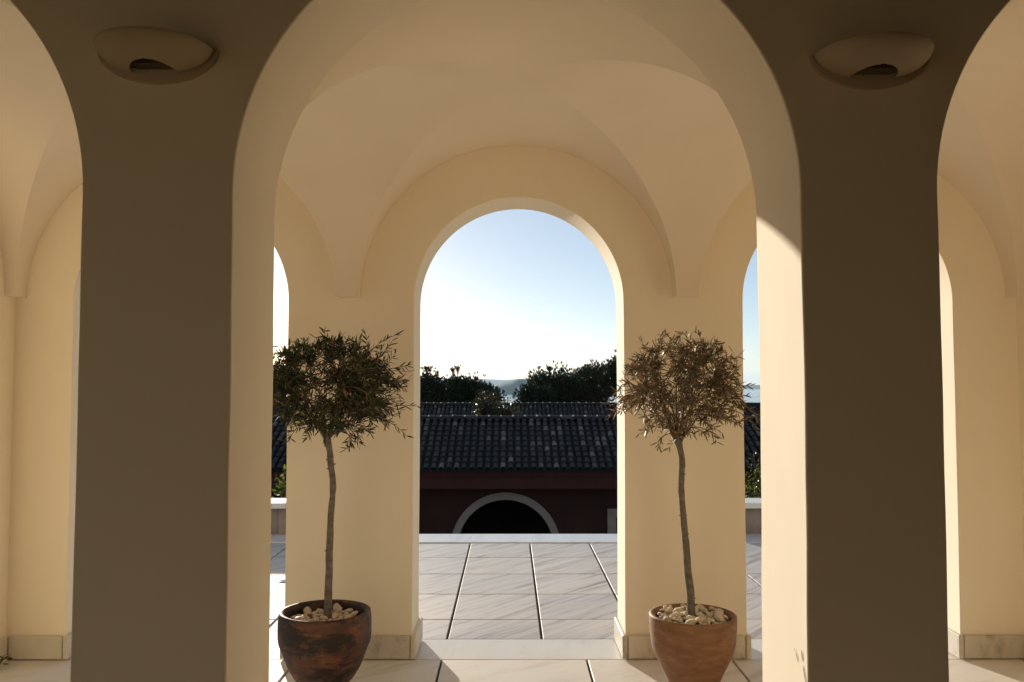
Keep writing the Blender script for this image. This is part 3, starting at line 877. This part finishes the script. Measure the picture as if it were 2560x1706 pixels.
# ---------------------------------------------------------------- trees beyond the roofs
def spot(px, py, D):   # photograph pixel at distance D -> place in the scene
    u = (px - 1280) / 2200; v = (853 - py) / 2200; p = R(2.73); a = 6 / 2200
    X, Y, Z = u, math.cos(p) - v * math.sin(p), v * math.cos(p) + math.sin(p)
    X, Y = X * math.cos(a) + Y * math.sin(a), Y * math.cos(a) - X * math.sin(a)
    return Vector((X / Y * D, D, 1.5 + Z / Y * D))
def pine(x, y, zt, rx, rz, gz, seed, label, group, nt_=900, shoots=()):
    rg = random.Random(seed)
    t = thing('pine_tree', label, 'tree', (x, y, gz), group)
    m = MB(); H = zt - gz
    m.tube([(0, 0, -0.4), (0.1, 0, H * 0.4), (0.05, 0.1, H - rz)], [0.22, 0.17, 0.10], 8)
    cz = H - rz
    lf = MB(); br = MB()
    cl = []
    for k in range(26):
        v = Vector((rg.uniform(-1, 1), rg.uniform(-1, 1), rg.uniform(-0.6, 1))); v = v.normalized() * rg.uniform(0.35, 0.86)
        c = Vector((v.x * rx, v.y * rx, cz + v.z * rz)); cl.append((c, rg.uniform(0.34, 0.52) * min(rx, rz)))
        br.tube([(0.05, 0.1, cz - rz * 0.55), (c.x * 0.5, c.y * 0.5, (cz - rz * 0.5 + c.z) / 2), c], [0.06, 0.045, 0.02], 5)
    def tuft(c, d, L, nn):
        for _ in range(nn):
            dd = (d + Vector((rg.gauss(0, 0.55), rg.gauss(0, 0.55), rg.gauss(0, 0.4)))).normalized()
            s = dd.cross(Vector((rg.uniform(-1, 1), rg.uniform(-1, 1), rg.uniform(-1, 1)))).normalized() * 0.026
            e = c + dd * L * rg.uniform(0.7, 1.1)
            lf.add([c - s, c + s, e + s * 0.3, e - s * 0.3], [(0, 1, 2, 3)], rg.random())
    for k in range(nt_):
        c, r = rg.choice(cl)
        v = Vector((rg.gauss(0, 1), rg.gauss(0, 1), rg.gauss(0, 1))).normalized()
        p = c + v * r * rg.uniform(0.3, 1.05)
        tuft(p, v + Vector((0, 0, 1.1)), 0.21, 10)
    for (sx, sz, w_) in shoots:       # leaders standing out of the crown
        b0 = Vector((sx, 0, sz - 0.55 + 0))
        br.tube([b0, (sx + 0.05, 0, sz - 0.15), (sx, 0, sz)], [0.03, 0.022, 0.015], 5)
        for q in range(int(26 * w_)):
            o = Vector((rg.gauss(0, 0.13) * w_, rg.gauss(0, 0.12), rg.gauss(0, 0.07)))
            br.tube([Vector((sx, 0, sz - 0.25)), Vector((sx, 0, sz)) + o], [0.012, 0.008], 3)
            tuft(Vector((sx, 0, sz)) + o, Vector((o.x * 3, o.y, 0.6)), 0.12, 12)
    tr_ = m.build('trunk', M_PINEBARK, t, smooth=50); br.build('branches', M_PINEBARK, t); lf.build('crown', M_PINE, t)
    return t
pines = [(985, 930, 60, 1.5, 'pine at the far left of the middle arch, half hidden by the arch edge', ()),
         (1070, 938, 58, 1.5, 'left pine in the middle arch with a flat tufted leader above its crown', ((1067, 921, 1.3),)),
         (1100, 948, 63, 1.6, 'pine between the two leader-topped pines left of the far island', ()),
         (1128, 944, 60, 1.6, 'broad pine left of the far island with a forked leader', ((1144, 922, 0.9), (1132, 926, 0.6))),
         (1176, 940, 62, 1.9, 'rounded pine left of the far island sloping down to the sea', ()),
         (1215, 952, 60, 1.2, 'low pine just left of the far island', ()),
         (1336, 950, 57, 1.4, 'pine with ragged side branches just right of the far island', ()),
         (1368, 936, 61, 1.5, 'pine right of the far island with one round tuft on top', ((1373, 923, 0.6),)),
         (1408, 927, 60, 1.7, 'domed pine to the right of the round-tufted pine', ()),
         (1458, 930, 62, 1.9, 'broad pine between the domed pine and the tall ragged pine', ()),
         (1486, 922, 63, 1.7, 'bushy pine just left of the tall ragged pine', ()),
         (1388, 936, 63, 1.6, 'dark pine behind the round-tufted pine and the domed pine', ()),
         (1512, 906, 58, 1.7, 'tall ragged pine at the right side of the middle arch', ()),
         (1562, 884, 56, 2.0, 'tallest pine at the right edge of the middle arch', ()),
         (700, 905, 60, 2.2, 'dark pine behind the green olive crown in the left gap', ()),
         (640, 925, 62, 2.2, 'dark pine hidden behind the left pillar edge', ())]
for i, (px, py, D, rx, lab, sh) in enumerate(pines):
    if px < 660: continue
    q = spot(px, py - 8, D); gz = -6.0
    rz_ = 1.7
    shoots = [(spot(sx, sy, D).x - q.x, spot(sx, sy, D).z - gz, w_) for sx, sy, w_ in sh]
    pine(q.x, q.y, q.z, rx, rz_, gz, 40 + i, lab, 'pines beyond the roofs', 1700, shoots)

def broadleaf(x, y, zt, rx, rz, gz, seed, label, mt, LL, nl, name='broadleaf_tree', cat='tree', group=None, slim=False):
    rg = random.Random(seed)
    t = thing(name, label, cat, (x, y, gz), group)
    m = MB(); H = zt - gz; cz = H - rz
    k_ = 0.3 if slim else 1
    m.tube([(0, 0, -0.3), (0.05, 0, H * 0.5), (0, 0, cz)], [0.10 * k_, 0.08 * k_, 0.04 * k_], 8)
    m.build('trunk', M_PINEBARK, t, smooth=50)
    br = MB(); lf = MB()
    nb = 60
    for k in range(nb):
        v = Vector((rg.gauss(0, 1), rg.gauss(0, 1), rg.gauss(0, 1))).normalized() * rg.uniform(0.35, 1.0)
        lump = 1 + 0.25 * noise.noise(v * 2 + Vector((seed, 0, 0)))
        e = Vector((v.x * rx * lump, v.y * rx * lump, cz + v.z * rz * lump)); a = Vector((0, 0, cz - rz * 0.4))
        mid = (a + e) / 2 + Vector((rg.uniform(-1, 1), rg.uniform(-1, 1), rg.uniform(-1, 1))) * 0.12 * rx
        br.tube([a, mid, e], [0.018 * k_, 0.012 * k_, 0.004], 4)
        for j in range(nl // nb):
            f = rg.random() ** 0.5; p = mid.lerp(e, f) + Vector((rg.gauss(0, 1), rg.gauss(0, 1), rg.gauss(0, 1))) * 0.14 * rx
            d = Vector((rg.gauss(0, 1), rg.gauss(0, 1), rg.gauss(0.1, 0.8))).normalized()
            leaf(lf, p, d, LL * rg.uniform(0.7, 1.15), LL * 0.30, rg, rg.random())
    br.build('branches', M_PINEBARK, t); lf.build('crown', mt, t)
q = spot(1216, 962, 38); broadleaf(q.x, 38, q.z, 0.75, 1.0, -5.6, 5, 'brownish leafy tree between the two tiled roofs, its taller part', M_BROAD, 0.075, 4200)
q = spot(1262, 992, 37); broadleaf(q.x, 37, q.z, 0.75, 0.75, -5.6, 7, 'low brownish bush spilling over the near roof ridge left of the sea', M_BROAD, 0.075, 3000)
q = spot(716, 1142, 10.2); broadleaf(q.x, 10.2, q.z, 0.22, 0.50, -5.2, 12, 'yellow-green shrub behind the left parapet', M_CITRUS, 0.06, 420, 'shrub', 'shrub', slim=True)
q = spot(1893, 1118, 10.4); broadleaf(q.x, 10.4, q.z, 0.28, 0.50, -5.2, 13, 'small-leaved green shrub behind the right parapet', M_CITRUS, 0.035, 900, 'shrub', 'shrub', slim=True)

# ---------------------------------------------------------------- air between the terrace and the islands
m = MB(); m.box(-17000, 17000, -70, 20000, -46, 150)
mh = bpy.data.materials.new('haze_air'); mh.use_nodes = True
mh.node_tree.nodes.remove(mh.node_tree.nodes['Principled BSDF'])
pv = mh.node_tree.nodes.new('ShaderNodeVolumePrincipled')
pv.inputs['Density'].default_value = 0.000048
pv.inputs['Color'].default_value = (0.55, 0.78, 1.0, 1)
pv.inputs['Anisotropy'].default_value = 0.2
mh.node_tree.links.new(pv.outputs[0], mh.node_tree.nodes['Material Output'].inputs['Volume'])
tag(m.build('haze', mh), kind='stuff')
